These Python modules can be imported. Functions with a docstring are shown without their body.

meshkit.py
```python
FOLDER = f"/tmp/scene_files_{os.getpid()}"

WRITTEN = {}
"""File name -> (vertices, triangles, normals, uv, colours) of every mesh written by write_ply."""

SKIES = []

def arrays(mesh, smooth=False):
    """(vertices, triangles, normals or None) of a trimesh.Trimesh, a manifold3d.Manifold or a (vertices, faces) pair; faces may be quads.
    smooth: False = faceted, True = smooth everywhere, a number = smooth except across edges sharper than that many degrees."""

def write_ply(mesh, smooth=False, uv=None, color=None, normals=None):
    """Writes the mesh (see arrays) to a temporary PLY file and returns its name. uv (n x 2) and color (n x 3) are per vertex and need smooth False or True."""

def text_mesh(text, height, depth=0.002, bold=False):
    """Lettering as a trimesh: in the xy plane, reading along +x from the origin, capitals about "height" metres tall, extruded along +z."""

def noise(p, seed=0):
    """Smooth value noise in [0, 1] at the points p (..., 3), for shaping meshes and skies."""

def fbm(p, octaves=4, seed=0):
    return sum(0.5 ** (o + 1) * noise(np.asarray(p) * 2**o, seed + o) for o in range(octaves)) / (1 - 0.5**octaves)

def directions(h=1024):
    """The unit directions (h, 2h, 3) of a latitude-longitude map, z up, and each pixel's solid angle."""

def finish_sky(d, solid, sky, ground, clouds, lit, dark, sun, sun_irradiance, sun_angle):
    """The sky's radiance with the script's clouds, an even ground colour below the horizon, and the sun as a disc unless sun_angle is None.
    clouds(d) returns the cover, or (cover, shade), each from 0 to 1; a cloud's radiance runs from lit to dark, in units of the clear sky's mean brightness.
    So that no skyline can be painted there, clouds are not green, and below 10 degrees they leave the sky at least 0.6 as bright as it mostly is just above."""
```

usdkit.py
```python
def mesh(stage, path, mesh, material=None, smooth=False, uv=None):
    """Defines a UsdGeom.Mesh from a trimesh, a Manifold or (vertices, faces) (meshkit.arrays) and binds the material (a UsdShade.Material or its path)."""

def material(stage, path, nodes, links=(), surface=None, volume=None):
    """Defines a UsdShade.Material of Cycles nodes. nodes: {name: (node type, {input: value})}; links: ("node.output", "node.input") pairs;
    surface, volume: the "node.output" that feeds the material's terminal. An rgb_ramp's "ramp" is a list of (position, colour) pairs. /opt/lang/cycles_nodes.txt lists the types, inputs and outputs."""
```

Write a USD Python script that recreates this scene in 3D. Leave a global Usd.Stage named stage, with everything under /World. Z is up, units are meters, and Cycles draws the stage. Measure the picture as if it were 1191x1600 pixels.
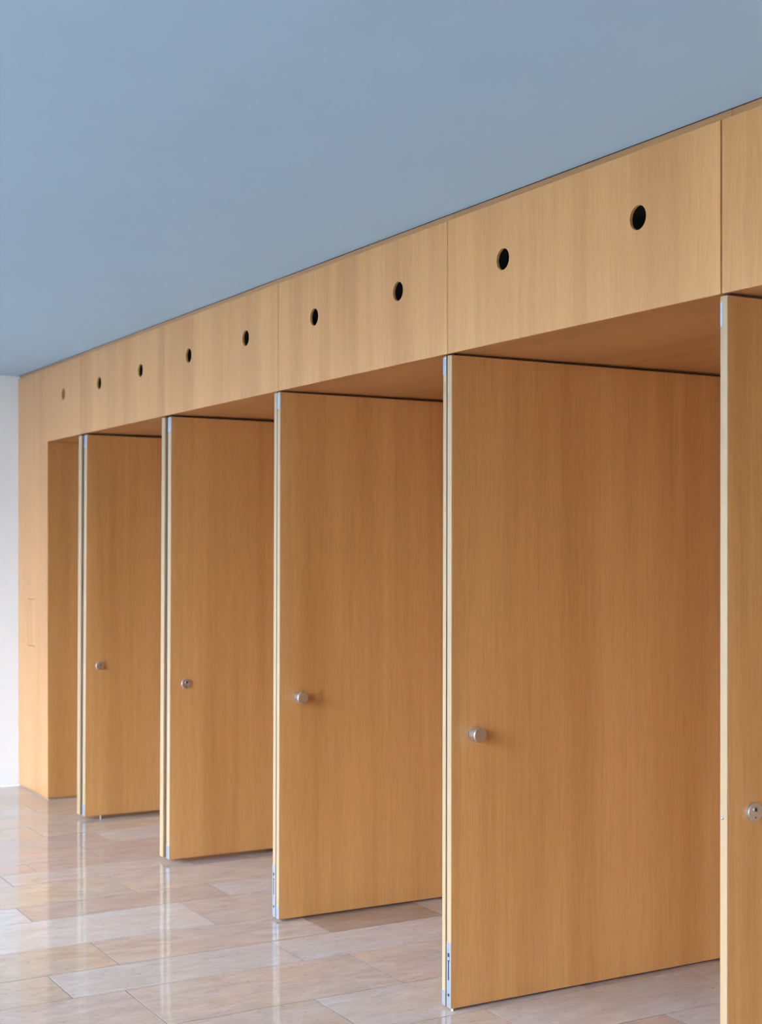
import math
import numpy as np
import trimesh
import manifold3d
import usdkit
from pxr import Gf, Sdf, Usd, UsdGeom, UsdLux, UsdShade

stage = Usd.Stage.CreateInMemory()
UsdGeom.SetStageUpAxis(stage, UsdGeom.Tokens.z)
UsdGeom.SetStageMetersPerUnit(stage, 1.0)
stage.SetDefaultPrim(UsdGeom.Xform.Define(stage, '/World').GetPrim())

# ------------------------------------------------------------------ camera
# The wood wall's face is y = 0 (room at y < 0), it recedes towards -x.
F_PX, YAW, ROLL, CY = 2226.2136, 0.520753, -0.00094979, 854.2149
EYE = np.array([0.0, -2.63295, 1.58791])
APERTURE = 24.0
right0 = np.array([math.sin(YAW), math.cos(YAW), 0.0])
up0 = np.array([0.0, 0.0, 1.0])
fwd = np.array([-math.cos(YAW), math.sin(YAW), 0.0])
rgt = math.cos(ROLL) * right0 + math.sin(ROLL) * up0
upv = math.cos(ROLL) * up0 - math.sin(ROLL) * right0
camera = UsdGeom.Camera.Define(stage, '/World/camera')
camera.CreateHorizontalApertureAttr(APERTURE)
camera.CreateVerticalApertureAttr(APERTURE * 1600 / 1191)
camera.CreateFocalLengthAttr(F_PX / 1191 * APERTURE)
camera.CreateVerticalApertureOffsetAttr((CY - 800.0) / 1191 * APERTURE)
camera.CreateClippingRangeAttr(Gf.Vec2f(0.05, 500.0))
camera.CreateFStopAttr(4.0)
camera.CreateFocusDistanceAttr(4.7)
camera.CreateExposureAttr(3.05)
UsdGeom.Xformable(camera).AddTransformOp().Set(Gf.Matrix4d(
    *map(float, [*rgt, 0]), *map(float, [*upv, 0]), *map(float, [*-fwd, 0]), *map(float, [*EYE, 1])))

# ------------------------------------------------------------------ sky (daylight comes in through the glazed wall opposite the wood wall)
sky = UsdLux.DomeLight.Define(stage, '/World/sky')
sky.CreateIntensityAttr(1.0)
usdkit.material(stage, '/World/Looks/sky_look', {          # standard overcast sky: luminance (1 + 2 sin h) / 3, with soft cloud structure
    'c': ('texture_coordinate', {}), 'x': ('separate_xyz', {}),
    'h': ('math', {'math_type': 'maximum', 'value2': 0.0}),
    'l': ('math', {'math_type': 'multiply_add', 'value2': 2.0, 'value3': 1.0}),
    'n': ('noise_texture', {'scale': 2.2, 'detail': 5.0, 'roughness': 0.6}),
    'k': ('rgb_ramp', {'ramp': [(0.30, (0.54, 0.73, 1.0)), (0.65, (0.80, 0.90, 1.0))]}),
    'b': ('background_shader', {}),
}, [('c.generated', 'x.vector'), ('x.z', 'h.value1'), ('h.value', 'l.value1'), ('c.generated', 'n.vector'), ('n.fac', 'k.fac'),
    ('k.color', 'b.color'), ('l.value', 'b.strength')], surface='b.background')
UsdShade.MaterialBindingAPI.Apply(sky.GetPrim()).Bind(UsdShade.Material.Get(stage, '/World/Looks/sky_look'))

# ------------------------------------------------------------------ helpers
used = {}


def numbered(parent, name):
    k = (parent, name)
    n = used.get(k, -1) + 1
    used[k] = n
    return f'{parent}/{name}' + (f'_{n:03d}' if n else '')


def obj(name, mesh, mat, parent=None, label=None, smooth=30):
    base = str(parent.GetPath()) if parent is not None else '/World'
    m = usdkit.mesh(stage, numbered(base, name), mesh, f'/World/Looks/{mat}', smooth=smooth)
    if label:
        m.GetPrim().SetCustomDataByKey('label', label)
    return m.GetPrim()


def thing(name, label=None, cat=None, loc=(0, 0, 0), kind=None, group=None, lean=0.0):
    x = UsdGeom.Xform.Define(stage, numbered('/World', name))
    x.AddTranslateOp().Set(Gf.Vec3d(*map(float, loc)))
    if lean:
        x.AddRotateXOp().Set(float(lean))
    tag(x.GetPrim(), label, cat, kind, group)
    return x.GetPrim()


def tag(p, label=None, cat=None, kind=None, group=None):
    for k, v in (('label', label), ('category', cat), ('kind', kind), ('group', group)):
        if v:
            p.SetCustomDataByKey(k, v)
    return p


def box(x0, x1, y0, y1, z0, z1, c=0.0008):
    """A box with chamfered edges."""
    lo, hi = np.array([x0, y0, z0], float), np.array([x1, y1, z1], float)
    c = min(c, 0.3 * (hi - lo).min())
    if c <= 0:
        return trimesh.creation.box(bounds=[lo, hi])
    pts = []
    for sx in (0, 1):
        for sy in (0, 1):
            for sz in (0, 1):
                corner = np.where([sx, sy, sz], hi, lo)
                inward = np.where([sx, sy, sz], -c, c)
                for a in range(3):
                    q = corner + inward
                    q[a] = corner[a]
                    pts.append(q)
    return trimesh.convex.convex_hull(np.array(pts))


def lathe_x(profile, n=48):
    """Lathed profile [(radius, along x)]; the axis is +x."""
    m = trimesh.creation.revolve(np.array(profile, float), sections=n)
    v = m.vertices.copy()
    m.vertices = np.stack([v[:, 2], v[:, 0], v[:, 1]], 1)
    m.fix_normals()
    return m


def disc(axis, r, h, at, n=24, c=0.0004):
    """A flat chamfered cylinder whose axis is a signed unit vector; at = centre of its base."""
    prof = np.array([(0, 0), (r, 0), (r, h - c), (r - c, h), (0, h)])
    m = trimesh.creation.revolve(prof, sections=n)
    m.apply_transform(trimesh.geometry.align_vectors([0, 0, 1], axis))
    m.apply_translation(at)
    return m


def to_manifold(m):
    return manifold3d.Manifold(manifold3d.Mesh(np.asarray(m.vertices, np.float32), np.asarray(m.faces, np.uint32)))


def mbox(x0, x1, y0, y1, z0, z1):
    return manifold3d.Manifold.cube([x1 - x0, y1 - y0, z1 - z0]).translate([x0, y0, z0])


def mcyl_y(x, z, r, y0, y1, n=64):
    return manifold3d.Manifold.cylinder(y1 - y0, r, r, n).rotate([-90, 0, 0]).translate([x, y0, z])


# ------------------------------------------------------------------ materials
def wood(name, light, dark, rough=0.36, along='z', figure=1.0, spec=0.5):
    big, mid, fine, flat = 5.5, 38.0, 420.0, 0.28
    axis = 'xyz'.index(along)

    def sc(s, stretch):
        v = [s, s, s]
        v[axis] = s * stretch
        return tuple(v)
    lerp = lambda t: tuple(a + (b - a) * t for a, b in zip(light, dark))
    usdkit.material(stage, f'/World/Looks/{name}', {
        'g': ('geometry', {}), 'o': ('object_info', {}),
        'off': ('math', {'math_type': 'multiply', 'value2': 37.0}),
        'cx': ('combine_xyz', {}),
        'add': ('mix_vector', {'fac': 1.0}),
        'p0': ('mapping', {'scale': (1, 1, 1)}),
        'p1': ('mapping', {'scale': sc(big, 0.05)}), 'p2': ('mapping', {'scale': sc(mid, 0.03)}), 'p3': ('mapping', {'scale': sc(fine, 0.018)}),
        'n1': ('noise_texture', {'scale': 1.0, 'detail': 3.0, 'roughness': 0.55, 'distortion': 0.25}),
        'n2': ('noise_texture', {'scale': 1.0, 'detail': 3.0, 'roughness': 0.6}),
        'n3': ('noise_texture', {'scale': 1.0, 'detail': 2.0, 'roughness': 0.6}),
        'r1': ('rgb_ramp', {'ramp': [(0.32, lerp(0.0)), (0.50, lerp(0.42)), (0.68, lerp(1.0))]}),
        'r2': ('rgb_ramp', {'ramp': [(0.30, (1.025, 1.03, 1.04)), (0.72, (0.955, 0.945, 0.93))]}),
        'r3': ('rgb_ramp', {'ramp': [(0.28, (1.08, 1.08, 1.10)), (0.55, (1.0, 1.0, 1.0)), (0.72, (0.83, 0.80, 0.76))]}),
        'm1': ('mix_color', {'blend_type': 'multiply', 'fac': figure, 'use_clamp': False}),
        'm2': ('mix_color', {'blend_type': 'multiply', 'fac': 0.9 * figure, 'use_clamp': False}),
        'bump': ('bump', {'strength': 0.12, 'distance': 0.0006}),
        'p': ('principled_bsdf', {'roughness': rough, 'specular_ior_level': spec, 'coat_weight': 0.55, 'coat_roughness': 0.34}),
    }, [('o.random', 'off.value1'), ('off.value', 'cx.x'), ('off.value', 'cx.y'), ('off.value', 'cx.z'), ('cx.vector', 'p0.location'), ('g.position', 'p0.vector'),
        ('p0.vector', 'p1.vector'), ('p0.vector', 'p2.vector'), ('p0.vector', 'p3.vector'), ('p1.vector', 'n1.vector'), ('p2.vector', 'n2.vector'), ('p3.vector', 'n3.vector'),
        ('n1.fac', 'r1.fac'), ('n2.fac', 'r2.fac'), ('n3.fac', 'r3.fac'), ('r1.color', 'm1.a'), ('r2.color', 'm1.b'), ('m1.result', 'm2.a'), ('r3.color', 'm2.b'),
        ('m2.result', 'p.base_color'), ('n3.fac', 'bump.height'), ('bump.normal', 'p.normal')], surface='p.BSDF')


OAK_L, OAK_D = (0.710, 0.342, 0.114), (0.565, 0.245, 0.071)
wood('oak_veneer', OAK_L, OAK_D)
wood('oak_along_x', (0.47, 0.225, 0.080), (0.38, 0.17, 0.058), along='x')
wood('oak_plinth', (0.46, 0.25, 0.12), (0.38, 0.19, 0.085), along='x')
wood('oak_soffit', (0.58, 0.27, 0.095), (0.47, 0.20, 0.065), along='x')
wood('pale_lipping', (0.55, 0.355, 0.195), (0.48, 0.295, 0.155), rough=0.42, figure=0.6)


def plain(name, color, rough=0.5, metal=0.0, spec=0.5, noise=0.0, scale=8.0, bump=0.0):
    nodes = {'p': ('principled_bsdf', {'base_color': color, 'roughness': rough, 'metallic': metal, 'specular_ior_level': spec})}
    links = []
    if noise or bump:
        nodes |= {'g': ('geometry', {}), 'n': ('noise_texture', {'scale': scale, 'detail': 4.0})}
        links.append(('g.position', 'n.vector'))
    if noise:
        nodes['r'] = ('rgb_ramp', {'ramp': [(0.3, tuple(c * (1 + noise) for c in color)), (0.7, tuple(c * (1 - noise) for c in color))]})
        links += [('n.fac', 'r.fac'), ('r.color', 'p.base_color')]
    if bump:
        nodes['b'] = ('bump', {'strength': bump, 'distance': 0.001})
        links += [('n.fac', 'b.height'), ('b.normal', 'p.normal')]
    usdkit.material(stage, f'/World/Looks/{name}', nodes, links, surface='p.BSDF')


plain('ceiling_paint', (0.44, 0.60, 0.76), rough=0.7, spec=0.2, noise=0.012, scale=3.0, bump=0.05)
plain('white_plaster', (0.90, 0.905, 0.92), rough=0.75, spec=0.2, bump=0.05, scale=60)
plain('brushed_steel', (0.66, 0.69, 0.76), rough=0.34, metal=1.0)
plain('zinc_plate', (0.60, 0.66, 0.78), rough=0.35, metal=1.0, noise=0.06, scale=90)
plain('dark_slot', (0.03, 0.035, 0.045), rough=0.6)
plain('black_void', (0.010, 0.010, 0.010), rough=0.9, spec=0.1)
plain('dark_fitting', (0.09, 0.085, 0.08), rough=0.5)
plain('seal_brown', (0.055, 0.028, 0.014), rough=0.8)
plain('rubber', (0.045, 0.04, 0.035), rough=0.7)
plain('white_nylon', (0.82, 0.80, 0.76), rough=0.4)
plain('grout', (0.085, 0.068, 0.058), rough=0.9)
plain('blind_hole_wood', (0.20, 0.12, 0.055), rough=0.7)
plain('window_frame_paint', (0.55, 0.56, 0.58), rough=0.45)
plain('terrace_concrete', (0.09, 0.10, 0.10), rough=0.85, noise=0.12, scale=1.5)
usdkit.material(stage, '/World/Looks/window_glass', {
    'f': ('fresnel', {'IOR': 1.45}), 't': ('transparent_bsdf', {'color': (0.96, 0.98, 0.97)}), 'g': ('glossy_bsdf', {'roughness': 0.0, 'color': (1, 1, 1)}), 'm': ('mix_closure', {})},
    [('f.fac', 'm.fac'), ('t.BSDF', 'm.closure1'), ('g.BSDF', 'm.closure2')], surface='m.closure')


def travertine(name, light, dark, pits=0.85):
    mid = tuple((a + b) / 2 for a, b in zip(light, dark))
    usdkit.material(stage, f'/World/Looks/{name}', {
        'g': ('geometry', {}), 'o': ('object_info', {}),
        'off': ('math', {'math_type': 'multiply', 'value2': 53.0}), 'cx': ('combine_xyz', {}), 'p0': ('mapping', {}),
        'ps': ('mapping', {'scale': (15.0, 5.5, 15.0)}), 'pc': ('mapping', {'scale': (2.6, 1.5, 2.6)}), 'pp': ('mapping', {'scale': (95.0, 42.0, 95.0)}),
        'ns': ('noise_texture', {'scale': 1.0, 'detail': 7.0, 'roughness': 0.68, 'distortion': 0.7}),
        'nc': ('noise_texture', {'scale': 1.0, 'detail': 3.0, 'roughness': 0.5, 'distortion': 0.3}),
        'np': ('noise_texture', {'scale': 1.0, 'detail': 3.0, 'roughness': 0.6}),
        'rs': ('rgb_ramp', {'ramp': [(0.33, dark), (0.50, mid), (0.66, light)]}),
        'rc': ('rgb_ramp', {'ramp': [(0.34, (1.08, 1.00, 0.92)), (0.52, (1.0, 1.0, 1.0)), (0.68, (0.98, 1.01, 1.06))]}),
        'rp': ('rgb_ramp', {'ramp': [(0.0, (0.50, 0.45, 0.42)), (0.30, (0.60, 0.55, 0.52)), (0.36, (0.96, 0.96, 0.96)), (0.60, (1.0, 1.0, 1.0)), (0.75, (1.12, 1.13, 1.15))]}),
        'm1': ('mix_color', {'blend_type': 'multiply', 'fac': 1.0, 'use_clamp': False}),
        'm2': ('mix_color', {'blend_type': 'multiply', 'fac': pits, 'use_clamp': False}),
        'rr': ('map_range', {'from_min': 0.3, 'from_max': 0.7, 'to_min': 0.03, 'to_max': 0.08}),
        'bump': ('bump', {'strength': 0.05, 'distance': 0.0006}),
        'p': ('principled_bsdf', {'specular_ior_level': 0.5}),
    }, [('o.random', 'off.value1'), ('off.value', 'cx.x'), ('off.value', 'cx.y'), ('cx.vector', 'p0.location'), ('g.position', 'p0.vector'),
        ('p0.vector', 'ps.vector'), ('p0.vector', 'pc.vector'), ('p0.vector', 'pp.vector'), ('ps.vector', 'ns.vector'), ('pc.vector', 'nc.vector'), ('pp.vector', 'np.vector'),
        ('ns.fac', 'rs.fac'), ('nc.fac', 'rc.fac'), ('np.fac', 'rp.fac'), ('rs.color', 'm1.a'), ('rc.color', 'm1.b'), ('m1.result', 'm2.a'), ('rp.color', 'm2.b'),
        ('m2.result', 'p.base_color'), ('ns.fac', 'rr.value'), ('rr.result', 'p.roughness'), ('ns.fac', 'bump.height'), ('bump.normal', 'p.normal')], surface='p.BSDF')


travertine('stone_beige', (0.379, 0.288, 0.248), (0.298, 0.219, 0.182))
travertine('stone_rose', (0.342, 0.25, 0.219), (0.273, 0.191, 0.162))
travertine('stone_grey', (0.386, 0.317, 0.292), (0.313, 0.25, 0.227))
travertine('stone_pale', (0.422, 0.355, 0.328), (0.335, 0.271, 0.248), pits=0.9)
travertine('stone_brown', (0.277, 0.188, 0.147), (0.197, 0.126, 0.094), pits=0.8)
travertine('stone_tan', (0.364, 0.275, 0.223), (0.291, 0.212, 0.167))

# ------------------------------------------------------------------ dimensions
BAY = 1.334846
J5 = -4.1308955
J = lambda k: J5 + (k - 5) * BAY           # fascia joints, 6 = nearest in view, 1 = far corner
X_FAR, X_NEAR = -9.455, 5.6
X_GLAZED = 4.0                             # the glazing ends beside the viewer
Y_WIN = -3.6
Z_SOFFIT, Z_FASCIA, Z_CEIL = 2.25, 2.706, 2.728
DEPTH = 2.70                                # depth of the bays behind the face
PIER_X = -8.795
T = 0.009                                   # fascia board thickness

# ------------------------------------------------------------------ room shell
ceiling = tag(obj('ceiling', box(X_FAR - 0.2, X_NEAR + 0.2, Y_WIN - 0.25, DEPTH + 0.25, Z_CEIL, Z_CEIL + 0.2, 0), 'ceiling_paint'),
              'plain pale blue painted ceiling above the wooden fascia', 'ceiling', 'structure')
tag(obj('wall_far', box(X_FAR - 0.2, X_FAR, Y_WIN - 0.25, DEPTH + 0.25, 0, Z_CEIL, 0), 'white_plaster'),
    'smooth white plaster end wall at the far left', 'wall', 'structure')
tag(obj('wall_near', box(X_NEAR, X_NEAR + 0.2, Y_WIN - 0.25, DEPTH + 0.25, 0, Z_CEIL, 0), 'white_plaster'),
    'white plaster wall behind the viewer', 'wall', 'structure')

# window wall opposite the doors: sill, head, piers and framed panes
wl = thing('wall_left', 'white window wall facing the wooden doors', 'wall', kind='structure')
SILL, HEAD = 0.03, 2.60
obj('sill', box(X_FAR, X_NEAR, Y_WIN - 0.25, Y_WIN, 0, SILL, 0), 'white_plaster', wl)
obj('head', box(X_FAR, X_NEAR, Y_WIN - 0.25, Y_WIN, HEAD, Z_CEIL, 0), 'white_plaster', wl)
spans = [(X_FAR, -5.90), (-5.72, -3.40), (-3.22, -0.90), (-0.72, 1.60), (1.78, X_GLAZED)]   # the widest window runs right up to the end wall
for (_, b), (a, _) in zip(spans, spans[1:] + [(X_NEAR, 0)]):
    obj('pier', box(b, a, Y_WIN - 0.25, Y_WIN, SILL, HEAD, 0), 'white_plaster', wl)
for i, (a, b) in enumerate(spans):
    w = thing(f'window_{i + 1}', 'tall clear window in the wall facing the doors', 'window', kind='structure', group='windows of the glazed wall')
    fw_, yq = 0.05, Y_WIN - 0.10
    posts = [a + fw_ / 2, b - fw_ / 2] if i == 0 else [a + fw_ / 2, (a + b) / 2, b - fw_ / 2]
    for z0 in (SILL, HEAD - fw_):
        obj('frame_bar', box(a, b, yq, yq + 0.06, z0, z0 + fw_), 'window_frame_paint', w)
    for x in posts:
        obj('frame_bar', box(x - fw_ / 2, x + fw_ / 2, yq, yq + 0.06, SILL + fw_, HEAD - fw_), 'window_frame_paint', w)
    for p, q in zip(posts, posts[1:]):
        obj('pane', box(p + fw_ / 2, q - fw_ / 2, yq + 0.026, yq + 0.034, SILL + fw_, HEAD - fw_, 0), 'window_glass', w)
tag(obj('ground', box(-60, 60, -70, Y_WIN - 0.25, -0.3, -0.06, 0), 'terrace_concrete'), 'pale concrete terrace outside the windows', 'ground', 'structure')

# ------------------------------------------------------------------ floor: grout bed and one mesh per stone tile
fl = thing('floor', 'polished travertine tile floor in rows of unequal width', 'floor', kind='structure')
obj('grout_bed', box(X_FAR, X_NEAR, Y_WIN, DEPTH + 0.02, -0.08, -0.0022, 0), 'grout', fl)
rows = [  # x from, x to, one joint's y
    (-9.455, -9.10, -0.55), (-9.10, -8.74, -0.95), (-8.74, -8.34, -0.17), (-8.34, -8.03, -0.62), (-8.03, -7.70, -0.35), (-7.70, -7.38, -0.07),
    (-7.38, -7.06, -0.255), (-7.06, -6.88, -0.63), (-6.88, -6.63, -0.81), (-6.63, -6.23, -0.35), (-6.23, -5.975, -0.91), (-5.975, -5.55, -0.25),
    (-5.55, -5.193, -0.80), (-5.193, -4.887, -1.08), (-4.887, -4.457, -0.89), (-4.457, -4.07, -0.35), (-4.07, -3.72, 0.11), (-3.72, -3.40, -0.30),
    (-3.40, -3.00, -0.70), (-3.00, -2.65, -0.10), (-2.65, -2.30, -0.55), (-2.30, -1.90, -0.85), (-1.90, -1.55, -0.20), (-1.55, -1.15, -0.60),
    (-1.15, -0.80, -0.35), (-0.80, -0.40, -0.75), (-0.40, 0.0, -0.15), (0.0, 0.4, -0.5), (0.4, 0.8, -0.9), (0.8, 1.2, -0.3), (1.2, 1.6, -0.6),
    (1.6, 2.0, -0.1), (2.0, 2.4, -0.5), (2.4, 2.8, -0.8), (2.8, 3.2, -0.4)] + [(3.2 + 0.4 * i, 3.6 + 0.4 * i, -0.2 - 0.13 * i) for i in range(6)]
special = {  # (row's x from, y just inside): stone seen there
    (-5.55, 0.3): 'stone_brown', (-5.55, -0.3): 'stone_beige', (-5.193, -0.6): 'stone_grey', (-5.193, -1.3): 'stone_tan', (-6.23, 0.3): 'stone_grey',
    (-6.23, -1.2): 'stone_pale', (-5.975, -0.6): 'stone_pale', (-5.975, 0.2): 'stone_beige', (-4.887, -0.4): 'stone_beige', (-4.887, -1.3): 'stone_beige',
    (-4.887, 0.5): 'stone_beige', (-4.457, 0.2): 'stone_grey', (-4.457, -0.6): 'stone_beige', (-5.55, -1.2): 'stone_tan', (-6.63, -0.2): 'stone_beige',
    (-6.63, -1.0): 'stone_tan', (-5.193, 0.2): 'stone_grey', (-6.23, -0.4): 'stone_rose', (-4.07, 0.5): 'stone_grey', (-5.55, 0.9): 'stone_beige'}
rng = np.random.default_rng(5)
kinds = ['stone_beige', 'stone_rose', 'stone_rose', 'stone_grey', 'stone_beige', 'stone_tan']
LEN, GAP = 0.91, 0.0032
for x0, x1, yj in rows:
    cuts = [yj]
    while cuts[-1] < DEPTH:
        cuts.append(cuts[-1] + LEN)
    while cuts[0] > Y_WIN:
        cuts.insert(0, cuts[0] - LEN)
    if x0 == -5.55:
        cuts = sorted(c for c in cuts + [0.66] if not 0.7 < c < 1.1)
    cuts = [Y_WIN] + [c for c in cuts if Y_WIN + 0.12 < c < DEPTH - 0.1] + [DEPTH + 0.02]
    for y0, y1 in zip(cuts[:-1], cuts[1:]):
        mat = kinds[rng.integers(len(kinds))]
        dz = rng.uniform(-0.0003, 0.0003)
        for (sx, sy), kind in special.items():
            if sx == x0 and y0 < sy < y1:
                mat = kind
        obj('floor_tile', box(x0 + GAP / 2, x1 - GAP / 2, y0 + GAP / 2, y1 - GAP / 2, -0.02, dz - 0.0003, 0.0012), mat, fl)

# ------------------------------------------------------------------ the wooden wall
wr = thing('wall_right', 'oak veneer wall with round vent holes above a row of open doors', 'wall', kind='structure')
g = 0.0028
HOLE_R, HOLE_Z = 0.035, 2.517
for k in range(2, 13):                        # fascia boards, each with two round holes
    a, b = J(k) + g / 2, min(J(k + 1) - g / 2, X_NEAR)
    if k == 6:
        a += 0.0016
    if a >= X_NEAR:
        break
    if k == 5:
        b -= 0.0016
    body = to_manifold(box(a, b, 0, T, Z_SOFFIT, Z_FASCIA, 0.0006))
    for hx in (J(k) + BAY / 4, J(k) + 3 * BAY / 4):
        if hx < X_NEAR - 0.1:
            body = body - mcyl_y(hx, HOLE_Z, HOLE_R, -0.01, T + 0.01)
    obj('fascia_panel', body, 'oak_veneer', wr)
    for hx in (J(k) + BAY / 4, J(k) + 3 * BAY / 4):
        if hx < X_NEAR - 0.1:               # black duct behind each hole
            tube = manifold3d.Manifold.cylinder(0.16, HOLE_R + 0.006, HOLE_R + 0.006, 48) - manifold3d.Manifold.cylinder(0.17, HOLE_R + 0.001, HOLE_R + 0.001, 48).translate([0, 0, -0.02])
            obj('vent_duct', tube.rotate([-90, 0, 0]).translate([hx, T + 0.0005, HOLE_Z]), 'black_void', wr, label='black duct behind a vent hole')
# far L-shaped board: last bay's fascia and the pier in one, with a blind hole and a flush flap
LEFT = X_FAR + 0.002
outline = mbox(LEFT, J(2) - g / 2, 0, T, Z_SOFFIT, Z_FASCIA) + mbox(LEFT, PIER_X, 0, T, 0.013, Z_SOFFIT)
hx = J(1) + 3 * BAY / 4
outline = outline - mcyl_y(hx, HOLE_Z, HOLE_R, -0.01, T + 0.01)
FX0, FX1, FZ0, FZ1 = -9.235, -9.075, 0.945, 1.252
outline = outline - mbox(FX0, FX1, -0.01, T + 0.01, FZ0, FZ1)
obj('pier_panel', outline, 'oak_veneer', wr, label='tall oak panel at the far end, joined to the fascia')
obj('flush_flap', box(FX0 + 0.0035, FX1 - 0.0006, 0, T, FZ0 + 0.0035, FZ1 - 0.0035, 0.0005), 'oak_veneer', wr, label='flush rectangular flap in the far panel')
obj('hole_backing', disc([0, 1, 0], HOLE_R + 0.01, 0.01, [hx, T + 0.0006, HOLE_Z]), 'blind_hole_wood', wr)
obj('flap_backing', box(FX0 - 0.02, FX1 + 0.02, T + 0.0005, T + 0.012, FZ0 - 0.02, FZ1 + 0.02, 0), 'blind_hole_wood', wr)
obj('pier_side', box(PIER_X - T, PIER_X, T + 0.0003, DEPTH, 0.013, Z_SOFFIT, 0.0004), 'oak_veneer', wr)
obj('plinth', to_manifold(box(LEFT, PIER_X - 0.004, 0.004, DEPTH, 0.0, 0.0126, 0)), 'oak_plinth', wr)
# top batten in lengths
for k in range(1, 13):
    a, b = max(J(k) + 0.035, LEFT) + 0.0005, min(J(k + 1) + 0.035, X_NEAR) - 0.0005
    if a < b:
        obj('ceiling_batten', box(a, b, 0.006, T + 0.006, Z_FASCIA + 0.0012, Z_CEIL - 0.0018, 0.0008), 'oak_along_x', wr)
obj('batten_packer', box(LEFT, X_NEAR, T * 0.6, T + 0.05, Z_CEIL - 0.0019, Z_CEIL, 0), 'black_void', wr)
# soffit boards: front strip and rear strip, jointed at y = 0.73
for k in range(1, 13):
    a, b = max(J(k), PIER_X - T) + 0.0004, min(J(k + 1), X_NEAR) - 0.0004
    if a < b:
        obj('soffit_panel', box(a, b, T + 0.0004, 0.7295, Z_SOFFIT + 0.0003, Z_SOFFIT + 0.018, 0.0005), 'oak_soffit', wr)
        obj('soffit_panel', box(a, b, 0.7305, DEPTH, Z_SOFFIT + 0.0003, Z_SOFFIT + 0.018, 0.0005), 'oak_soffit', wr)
# rear of the bays
for k in range(1, 13):
    a, b = max(J(k), PIER_X - T) + 0.001, min(J(k + 1), X_NEAR) - 0.001
    if a < b:
        obj('back_panel', box(a, b, DEPTH, DEPTH + T, 0.0, Z_SOFFIT, 0.0005), 'oak_veneer', wr)
obj('rear_backing', box(X_FAR, X_NEAR, DEPTH + T + 0.0005, DEPTH + 0.2, -0.08, Z_CEIL, 0), 'black_void', wr)

# ------------------------------------------------------------------ doors
DOOR_LEN = 1.33


def screw(parent, y, z, x, r=0.0032):
    obj('screw', disc([0, -1, 0], r, 0.001, [x, y, z], 16, 0.0004), 'brushed_steel', parent)


def short_plate(door, x0, x1, z0, z1, name):
    """Zinc plate let into the front edge."""
    p = obj(name, box(x0 + 0.0012, x1 - 0.0012, -0.0016, 0.004, z0, z1, 0.0005), 'zinc_plate', door, label='pale zinc plate on the door edge')
    zc = (z0 + z1) / 2
    obj('screw', disc([0, -1, 0], 0.0035, 0.0008, [(x0 + x1) / 2, -0.0016, zc + 0.3 * (z1 - z0)], 16, 0.0003), 'brushed_steel', p)
    obj('screw', disc([0, -1, 0], 0.0035, 0.0008, [(x0 + x1) / 2, -0.0016, zc - 0.3 * (z1 - z0)], 16, 0.0003), 'brushed_steel', p)


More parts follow.
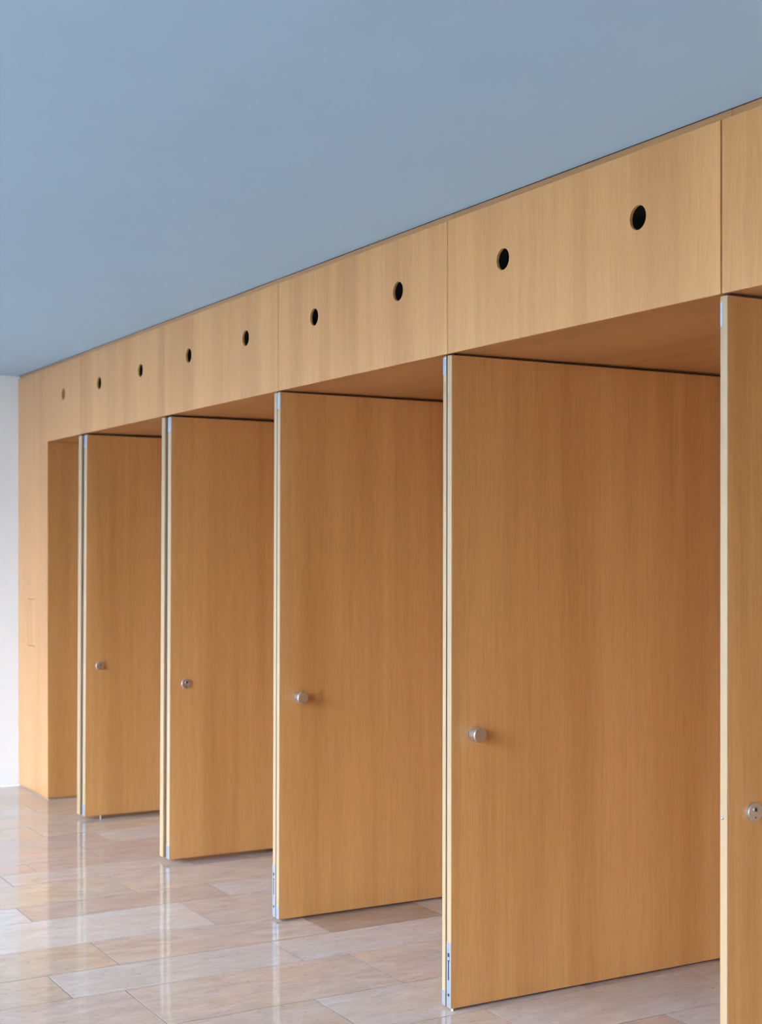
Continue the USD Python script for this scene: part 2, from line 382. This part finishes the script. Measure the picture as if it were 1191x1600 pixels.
def bolt_plate(door, x0, x1, z0, z1):
    """Long flush-bolt plate with a finger slot, a slider slot and screws."""
    w, xc, h = x1 - x0, (x0 + x1) / 2, z1 - z0
    body = to_manifold(box(x0 + 0.0012, x1 - 0.0012, -0.0018, 0.004, z0, z1, 0.0005))
    cut = mbox(xc - 0.27 * w, xc + 0.27 * w, -0.01, 0.002, z0 + 0.71 * h, z0 + 0.84 * h) + mbox(xc - 0.15 * w, xc + 0.15 * w, -0.01, 0.002, z0 + 0.42 * h, z0 + 0.71 * h) \
        + mbox(xc - 0.25 * w, xc + 0.25 * w, -0.01, 0.002, z0 + 0.17 * h, z0 + 0.215 * h)
    p = obj('flush_bolt_plate', body - cut, 'zinc_plate', door, label='long zinc flush bolt plate with slots')
    obj('slot_floor', box(x0 + 0.002, x1 - 0.002, -0.0009, -0.0002, z0 + 0.15 * h, z0 + 0.86 * h, 0), 'dark_slot', p)
    obj('bolt_slider', box(xc - 0.16 * w, xc + 0.16 * w, -0.003, -0.0009, z0 + 0.73 * h, z0 + 0.78 * h, 0.0004), 'zinc_plate', p)
    for t in (0.93, 0.25, 0.06):
        obj('screw', disc([0, -1, 0], 0.0042, 0.001, [xc, -0.0018, z0 + t * h], 16, 0.0004), 'brushed_steel', p)


def knob(door, x, y, z):
    p = obj('knob', lathe_x([(0, 0.010), (0.0235, 0.010), (0.0249, 0.0118), (0.0251, 0.047), (0.0238, 0.0490), (0.0, 0.0495)]), 'brushed_steel', door, label='plain cylindrical steel knob')
    move(p, x, y, z)
    obj('knob_neck', lathe_x([(0, 0.0), (0.021, 0.0), (0.021, 0.0035), (0.011, 0.004), (0.011, 0.0115), (0, 0.0115)]), 'brushed_steel', p)


def lock(door, x, y, z, clock=0.0):
    p = obj('lock_rose', lathe_x([(0, 0), (0.0252, 0), (0.0252, 0.0085), (0.0240, 0.0098), (0.0, 0.0100)]), 'brushed_steel', door, label='round steel lock rose with keyhole')
    move(p, x, y, z)
    ring = lathe_x([(0.0058, 0.0098), (0.0084, 0.0098), (0.0084, 0.0112), (0.0078, 0.0117), (0.0058, 0.0117)])
    ring.apply_translation([0, 0, 0.0065])
    obj('cylinder_ring', ring, 'brushed_steel', p)
    core = lathe_x([(0, 0.0095), (0.0056, 0.0095), (0.0056, 0.0112), (0, 0.0112)])
    core.apply_translation([0, 0, 0.0065])
    obj('cylinder_core', core, 'dark_fitting', p)
    obj('keyway', box(0.0111, 0.0116, -0.0010, 0.0010, 0.0065 - 0.0042, 0.0065 + 0.0042, 0.0001), 'black_void', p)
    obj('indicator_slot', box(0.0094, 0.0104, -0.0026, 0.0026, -0.0165, -0.0125, 0.0003), 'dark_slot', p)


def move(prim, x, y, z):
    UsdGeom.Xformable(prim).AddTranslateOp().Set(Gf.Vec3d(float(x), float(y), float(z)))


def leaf(label, x0, x1, bottom, lean, y=0.0, top=2.2432, group='open oak doors', seal=0.0):
    """A door leaf standing edge-on to the room: its front edge at y, its broad faces at x0 and x1."""
    xc = (x0 + x1) / 2
    d = thing('pivot_door', label, 'door', (xc, y, 0.0), 'thing', group, lean)
    hx_ = (x1 - x0) / 2
    obj('leaf_panel', box(-hx_, hx_, 0.004, DOOR_LEN, bottom, top, 0.0006), 'oak_veneer', d)
    obj('edge_lipping', box(-hx_, hx_, 0.0, 0.0039, bottom, top, 0.0007), 'pale_lipping', d, label='pale solid wood lipping on the front edge')
    obj('top_seal', box(-hx_ + 0.002, hx_ - 0.002, 0.012, DOOR_LEN - 0.01, top, Z_SOFFIT - 0.0006, 0.0003), 'seal_brown', d)
    if seal:                                # dark rubber seal in the gap to the leaf behind
        obj('rubber_seal', box(-hx_ - seal + 0.0004, -hx_ - 0.0002, 0.0035, 0.03, bottom + 0.002, top - 0.002, 0.0002), 'rubber', d, label='dark rubber seal strip')
    obj('pivot_foot', disc([0, 0, 1], min(0.012, hx_ * 0.8), bottom + 0.002, [0, 0.60, 0.0]), 'dark_fitting', d)
    obj('pivot_pin', disc([0, 0, 1], min(0.006, hx_ * 0.5), Z_SOFFIT - top + 0.0005, [0, 0.60, top - 0.0005]), 'brushed_steel', d)
    return d, -hx_, hx_


def lean_deg(y_top, y_bottom):
    return -math.degrees((y_top - y_bottom) / 2.2)


# nearest bay: one leaf in view, with a lock
d, a, b = leaf('nearest oak door at the right picture edge with a round keyhole lock', -2.7995, -2.7735, 0.009, lean_deg(0, -0.004), y=-0.004)
lock(d, b, 0.092, 0.888)
obj('edge_plate', box(a + 0.001, a + 0.009, -0.0012, 0.004, 2.165, 2.228, 0.0004), 'zinc_plate', d)
obj('latch_pin', disc([0, -1, 0], 0.0046, 0.005, [a + 0.009, 0, 0.877], 20, 0.002), 'brushed_steel', d)
short_plate(d, a, b, 0.009, 0.065, 'pivot_plate')

# bay 5
d, a, b = leaf('second nearest oak door with a plain knob and a long bolt plate at its foot', -4.1298, -4.1036, 0.008, lean_deg(-0.0002, -0.0058), y=-0.0058, seal=0.0097)
knob(d, b, 0.088, 0.943)
bolt_plate(d, a, b, 0.010, 0.232)
obj('corner_glide', disc([0, 0, 1], 0.0045, 0.009, [b - 0.003, 0.008, -0.0003]), 'white_nylon', d)
for yy, hh, ww in ((0.078, 0.016, 0.006), (0.088, 0.012, 0.004), (0.103, 0.010, 0.004)):
    obj('veneer_chip', box(b - 0.0005, b + 0.0006, yy, yy + ww, 0.0085, 0.0085 + hh, 0.0002), 'pale_lipping', d)
d, a, b = leaf('thin pale leaf folded behind the second nearest door, zinc plate at its top', -4.1600, -4.1395, 0.009, lean_deg(0.0014, -0.0061), y=-0.0061)
short_plate(d, a, b, 2.180, 2.2395, 'top_plate')
short_plate(d, a, b, 0.010, 0.062, 'pivot_plate')

# bay 4
d, a, b = leaf('middle oak door with a plain steel knob and zinc plates top and bottom', -5.4705, -5.4450, 0.010, lean_deg(-0.0015, -0.0105), y=-0.0105, seal=0.0135)
knob(d, b, 0.088, 0.948)
short_plate(d, a, b, 2.172, 2.2395, 'top_plate')
short_plate(d, a, b, 0.011, 0.066, 'pivot_plate')
d, a, b = leaf('thin pale leaf folded behind the middle door, long bolt plate at its foot', -5.5095, -5.4840, 0.011, lean_deg(0.0017, -0.0085), y=-0.0085)
bolt_plate(d, a, b, 0.012, 0.235)

# bay 3
d, a, b = leaf('oak door with a keyhole lock, standing between the farthest door and the middle door', -6.7560, -6.7150, 0.022, lean_deg(0.0068, -0.0056), y=-0.0056, top=2.2405, seal=0.029)
lock(d, b, 0.085, 0.900)
short_plate(d, a, b, 2.165, 2.239, 'top_plate')
short_plate(d, a, b, 0.023, 0.092, 'pivot_plate')
d, a, b = leaf('pale plain-edged leaf folded behind the second farthest keyhole door', -6.8300, -6.7850, 0.022, lean_deg(0.0015, -0.0127), y=-0.0127, top=2.2410)

# bay 2
d, a, b = leaf('farthest oak door with a keyhole lock, beside the tall end pier', -8.0780, -8.0310, 0.022, lean_deg(0.0038, -0.0109), y=-0.0109, top=2.2400, seal=0.037)
lock(d, b, 0.085, 0.895)
short_plate(d, a, b, 2.165, 2.2385, 'top_plate')
short_plate(d, a, b, 0.024, 0.090, 'pivot_plate')
obj('floor_pin', disc([0, 0, 1], 0.004, 0.023, [b - 0.004, 0.095, -0.0003]), 'white_nylon', d)
d, a, b = leaf('pale plain-edged leaf nearest the end pier, folded behind the farthest door', -8.1680, -8.1150, 0.020, lean_deg(-0.0008, -0.0145), y=-0.0145, top=2.2405)
